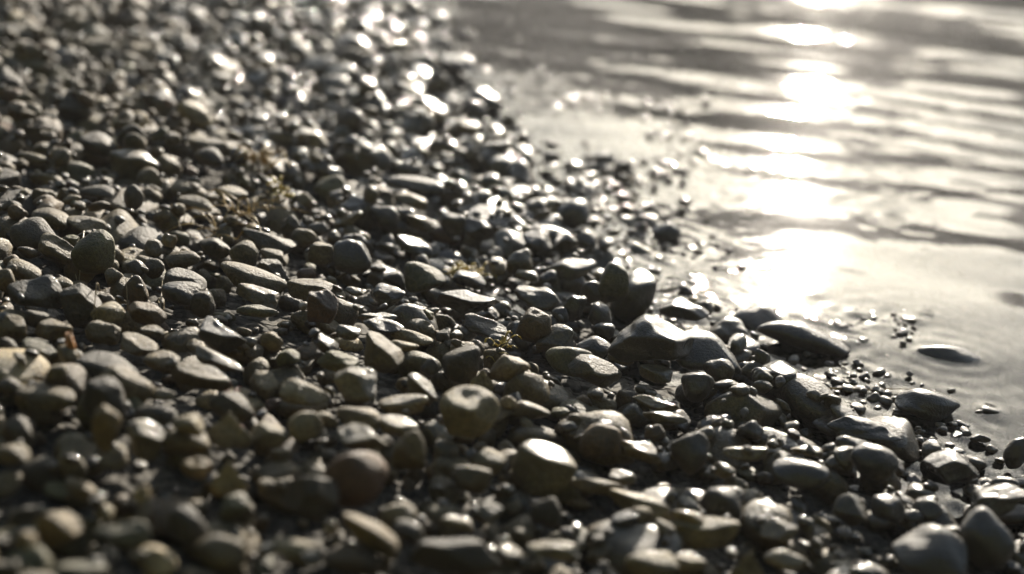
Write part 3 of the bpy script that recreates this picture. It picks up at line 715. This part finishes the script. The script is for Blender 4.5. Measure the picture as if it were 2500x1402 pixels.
def auto_label(it, used):
    col = [c for u, c in COLN if it['tu'] < u][0]
    shp = {'r': 'rounded', 'o': 'smooth', 'f': 'flat-topped', 'a': 'angular', 'e': 'oval', 'q': 'rough', 't': 'pointed'}[it['kind']]
    size = 'large' if it['a'] > .026 else ('small' if it['a'] < .018 else '')
    fin = 'glossy wet' if it['wet'] > .75 else ('damp' if it['wet'] > .4 else 'dry')
    near = sorted(REFS, key=lambda r: (r[0] - it['px']) ** 2 + 3 * (r[1] - it['py']) ** 2)[:7]
    d = [direction(it['px'] - r[0], it['py'] - r[1]) for r in near]
    opts = []
    for k, r in enumerate(near[:4]):
        opts.append(f"{size} {shp} {col} pebble {d[k]} the {r[2]}")
        opts.append(f"{size} {fin} {shp} {col} pebble {d[k]} the {r[2]}")
    for o_ in opts:
        o_ = ' '.join(o_.split())
        if len(o_.split()) <= 16 and o_ not in used: return o_
    for j in range(0, 3):
        for k in range(j + 1, 7):
            o_ = ' '.join(f"{shp} pebble between the {near[j][2]} and the {near[k][2]}".split())
            if len(o_.split()) <= 16 and o_ not in used: return o_
    return None
used = set(h['label'] for h in heroes)
auto = []
for it in cand:
    if len(auto) >= N_AUTO: break
    lb = auto_label(it, used)
    if lb: used.add(lb); it['label'] = lb; auto.append(it)
autoid = set(id(q) for q in auto)

def stone_obj(name, it):
    P, F = stone_shape(it['level'], it['kind'], it['seed'])
    V = (P * np.array([it['a'], it['b'], it['c']])) @ it['R'].T
    o = mesh_obj(name, V, F, MAT_STONE, True, list(it['tint']) + [it['wet']])
    o.location = it['pos']
    return o
for it in items:
    if it['hero']:
        h = it['hero']; it['level'] = 4 if h['w'] > 70 else 3
        nm = 'boulder' if 'boulder' in h['name'] else ('rock' if ('rock' in h['name'] or 'slab' in h['name']) else ('pebble' if 'pebble' in h['name'] else 'stone'))
        o = stone_obj(nm, it); o['label'] = h['label']; o['category'] = {'rock': 'rock', 'boulder': 'rock'}.get(nm, 'stone'); o['group'] = 'stones lying on the shore'
    elif id(it) in autoid:
        o = stone_obj('pebble', it); o['label'] = it['label']; o['category'] = 'stone'; o['group'] = 'stones lying on the shore'

# the thousands of smaller stones of the shingle as one mesh
lib = {}
for lv, cnt in ((3, 30), (2, 40), (1, 14)):
    for kd in 'rofaeq':
        for s in range(max(2, cnt // 6)):
            lib.setdefault((lv, kd), []).append(stone_shape(lv, kd, 9000 + s * 17 + ord(kd)))
Vs, Fs, Ts, base = [], [], [], 0
for it in items:
    if it['hero'] or id(it) in autoid: continue
    lv = it['level']
    px, py, dz = proj(it['pos'])
    if lv == 3 and dz > 2.3: lv = 2
    if lv == 2 and dz > 2.6 and it['a'] < .012: lv = 1
    if lv == 1 and dz < 1.7: lv = 2 if it['a'] > .004 else 1
    L = lib[(lv, it['kind'])]; P, F = L[it['seed'] % len(L)]
    V = (P * np.array([it['a'], it['b'], it['c']])) @ it['R'].T + it['pos']
    Vs.append(V); Fs.append(F + base); base += len(V)
    Ts.append(np.broadcast_to(np.append(it['tint'], it['wet']), (len(V), 4)))
o = mesh_obj("shingle", np.concatenate(Vs), np.concatenate(Fs), MAT_STONE, True, np.concatenate(Ts))
o["kind"] = "stuff"; o["label"] = "mass of small grey and brown shingle packed between the larger stones"; o["category"] = "shingle"
print("shingle verts", base)
# ------------------------------------------------------------------ bits of seaweed
def weed_mat(name, col):
    m, n, l, b = newmat(name)
    geo = n.new("ShaderNodeNewGeometry").outputs["Position"]; t = noise(n, l, geo, 160, 3)
    cr = n.new("ShaderNodeValToRGB"); cr.color_ramp.elements[0].color = tuple(c * .45 for c in col) + (1,); cr.color_ramp.elements[1].color = tuple(col) + (1,)
    cr.color_ramp.elements[0].position = .35; cr.color_ramp.elements[1].position = .6
    l.new(t.outputs["Fac"], cr.inputs[0]); l.new(cr.outputs[0], b.inputs["Base Color"])
    b.inputs["Roughness"].default_value = .3; b.inputs["Subsurface Weight"].default_value = 0.0
    tl = n.new("ShaderNodeBsdfTranslucent"); l.new(cr.outputs[0], tl.inputs["Color"])
    ms = n.new("ShaderNodeMixShader"); ms.inputs[0].default_value = .45
    l.new(b.outputs[0], ms.inputs[1]); l.new(tl.outputs[0], ms.inputs[2]); l.new(ms.outputs[0], n["Material Output"].inputs["Surface"])
    return m
WEED_O, WEED_Y, WEED_S = weed_mat("ginger_weed", (.50, .36, .11)), weed_mat("yellow_weed", (.62, .50, .12)), weed_mat("dry_stem", (.42, .34, .2))
def at(px, py, lift=0.0):
    d = ray(px, py); z = 0.02
    for _ in range(5):
        P = cam_pos + d * ((CAMH - z) / -d[2])
        i, j = int((P[0] - GX0) / GS), int((P[1] - GY0) / GS)
        z = float(HM[j, i]) if 0 <= i < len(gx) and 0 <= j < len(gy) else 0.02
        z += lift
    return np.array([P[0], P[1], z])
def surf(x, y):
    i, j = int((x - GX0) / GS), int((y - GY0) / GS)
    return float(HM[j, i])
def ribbon(pts, w, nsides=5, flat=.35, blobs=0.0, r=None):
    pts = np.array(pts); n = len(pts); V = []; F = []
    T = np.gradient(pts, axis=0); T /= np.linalg.norm(T, axis=1)[:, None] + 1e-9
    for i in range(n):
        s_ = np.cross(T[i], [0.1, 0.2, 1]); s_ /= np.linalg.norm(s_) + 1e-9; u_ = np.cross(s_, T[i])
        ww = w * (1 - .6 * i / n) * (1 + blobs * math.sin(i * 2.1))
        for k in range(nsides):
            a = 2 * math.pi * k / nsides
            V.append(pts[i] + s_ * math.cos(a) * ww + u_ * math.sin(a) * ww * flat)
    for i in range(n - 1):
        for k in range(nsides):
            F.append((i * nsides + k, i * nsides + (k + 1) % nsides, (i + 1) * nsides + (k + 1) % nsides, (i + 1) * nsides + k))
    return np.array(V), np.array(F)
def weed(name, px0, py0, px1, py1, count, length, width, mat, label, seed, lift=0.004, arch=0.5, blobs=0.3, cat='seaweed'):
    r = np.random.RandomState(seed); A, B = at(px0, py0), at(px1, py1); Vs, Fs, base = [], [], 0
    for i in range(count):
        t = r.uniform(); S = A * (1 - t) + B * t + np.append(r.normal(size=2) * .003, 0); S[2] = surf(S[0], S[1]) + lift
        an = r.uniform(0, 6.28); L = length * r.uniform(.5, 1.2); bend = r.normal() * 1.2; rise = arch * L * r.uniform(.2, 1)
        pts = []; x, y = S[0], S[1]
        for k in range(9):
            f = k / 8; x += math.cos(an) * L / 9; y += math.sin(an) * L / 9; an += bend / 9 + r.normal() * .15
            pts.append((x, y, max(surf(x, y) + .001, S[2] + rise * math.sin(f * 2.6))))
        V, F = ribbon(pts, width * r.uniform(.7, 1.3), blobs=blobs); Vs.append(V); Fs.append(F + base); base += len(V)
    o = mesh_obj(name, np.concatenate(Vs), np.concatenate(Fs), mat); o['label'] = label; o['category'] = cat
    return o
weed('seaweed', 600, 385, 655, 425, 60, .030, .0016, WEED_O, 'blurred ginger orange seaweed clump below the blurred level slab of the upper left', 1, arch=.45)
weed('seaweed', 500, 548, 650, 538, 34, .050, .0011, WEED_O, 'straggling golden brown seaweed strands strewn over stones left of a yellow tuft', 2, arch=.35, blobs=.1)
weed('seaweed', 672, 540, 690, 538, 30, .012, .0022, WEED_Y, 'small bright yellow seaweed tuft beside the dark triangular stone', 3, arch=.5)
weed('seaweed', 1105, 672, 1180, 676, 60, .016, .0014, WEED_Y, 'yellow-brown knobbly seaweed draped on a flat dark stone near the waterline', 4, arch=.5, blobs=.5)
weed('seaweed', 1205, 896, 1222, 900, 12, .012, .0012, WEED_Y, 'tiny yellow green seaweed sprig beside the pale triangular stone', 5, arch=.7)
weed('seaweed', 572, 945, 590, 960, 7, .022, .0012, weed_mat('red_weed', (.25, .07, .04)), 'thin reddish brown weed strand lying by the ribbed flat slab', 6, arch=.3)
def stem(pts_px, label, w=.0007, afloat=False):
    P = [at(a, b_, .004) for a, b_ in pts_px]; pts = []
    if afloat: P = [cam_pos + ray(a, b_) * ((CAMH - .003) / -ray(a, b_)[2]) for a, b_ in pts_px]
    for i in range(len(P) - 1):
        for k in range(8):
            t = k / 8; q = P[i] * (1 - t) + P[i + 1] * t; q = q + np.array([0, 0, (0.0006 if afloat else .004) * math.sin(t * 3.14)]); pts.append(q)
    V, F = ribbon(pts, w, flat=1); o = mesh_obj('plant_stem', V, F, WEED_S); o['label'] = label; o['category'] = 'stem'
stem([(205, 580), (190, 612), (183, 650)], 'fine dry stem curving down the face of the round olive boulder')
stem([(244, 715), (236, 752), (222, 790)], 'thin dry stem beside the smooth pale dome stone')
stem([(322, 742), (312, 760), (306, 775)], 'short dry stem between the smooth pale dome and the flat-topped loaf stone')
stem([(385, 735), (392, 705), (398, 690)], 'upright thread of dry grass left of the arched dark stone')
stem([(2020, 948), (2120, 952), (2240, 950)], 'amber reed stem floating in the water behind the dark island rock', .0009, True)

# ------------------------------------------------------------------ thin scattering volume, added to imitate the lens glare veil
hm = bpy.data.materials.new("added_mist"); hm.use_nodes = True
hn = hm.node_tree.nodes; hn.remove(hn["Principled BSDF"])
pv = hn.new("ShaderNodeVolumePrincipled"); pv.inputs["Color"].default_value = (0.96, 0.96, 1.0, 1)
pv.inputs["Density"].default_value = GLARE_VEIL; pv.inputs["Anisotropy"].default_value = 0.72
hm.node_tree.links.new(pv.outputs[0], hn["Material Output"].inputs["Volume"])
X_, Z0_, Z1_ = 46.0, -5.0, 13.5
V = np.array([(x, y, z) for z in (Z0_, Z1_) for y in (-X_, X_) for x in (-X_, X_)])
F = np.array([(0, 2, 3, 1), (4, 5, 7, 6), (0, 1, 5, 4), (2, 6, 7, 3), (0, 4, 6, 2), (1, 3, 7, 5)])
o = mesh_obj("added_glare_haze", V, F, hm, False); o["kind"] = "stuff"; o["label"] = "thin bright veil added in the air over the water to imitate lens glare"; o["category"] = "added_glare_haze"
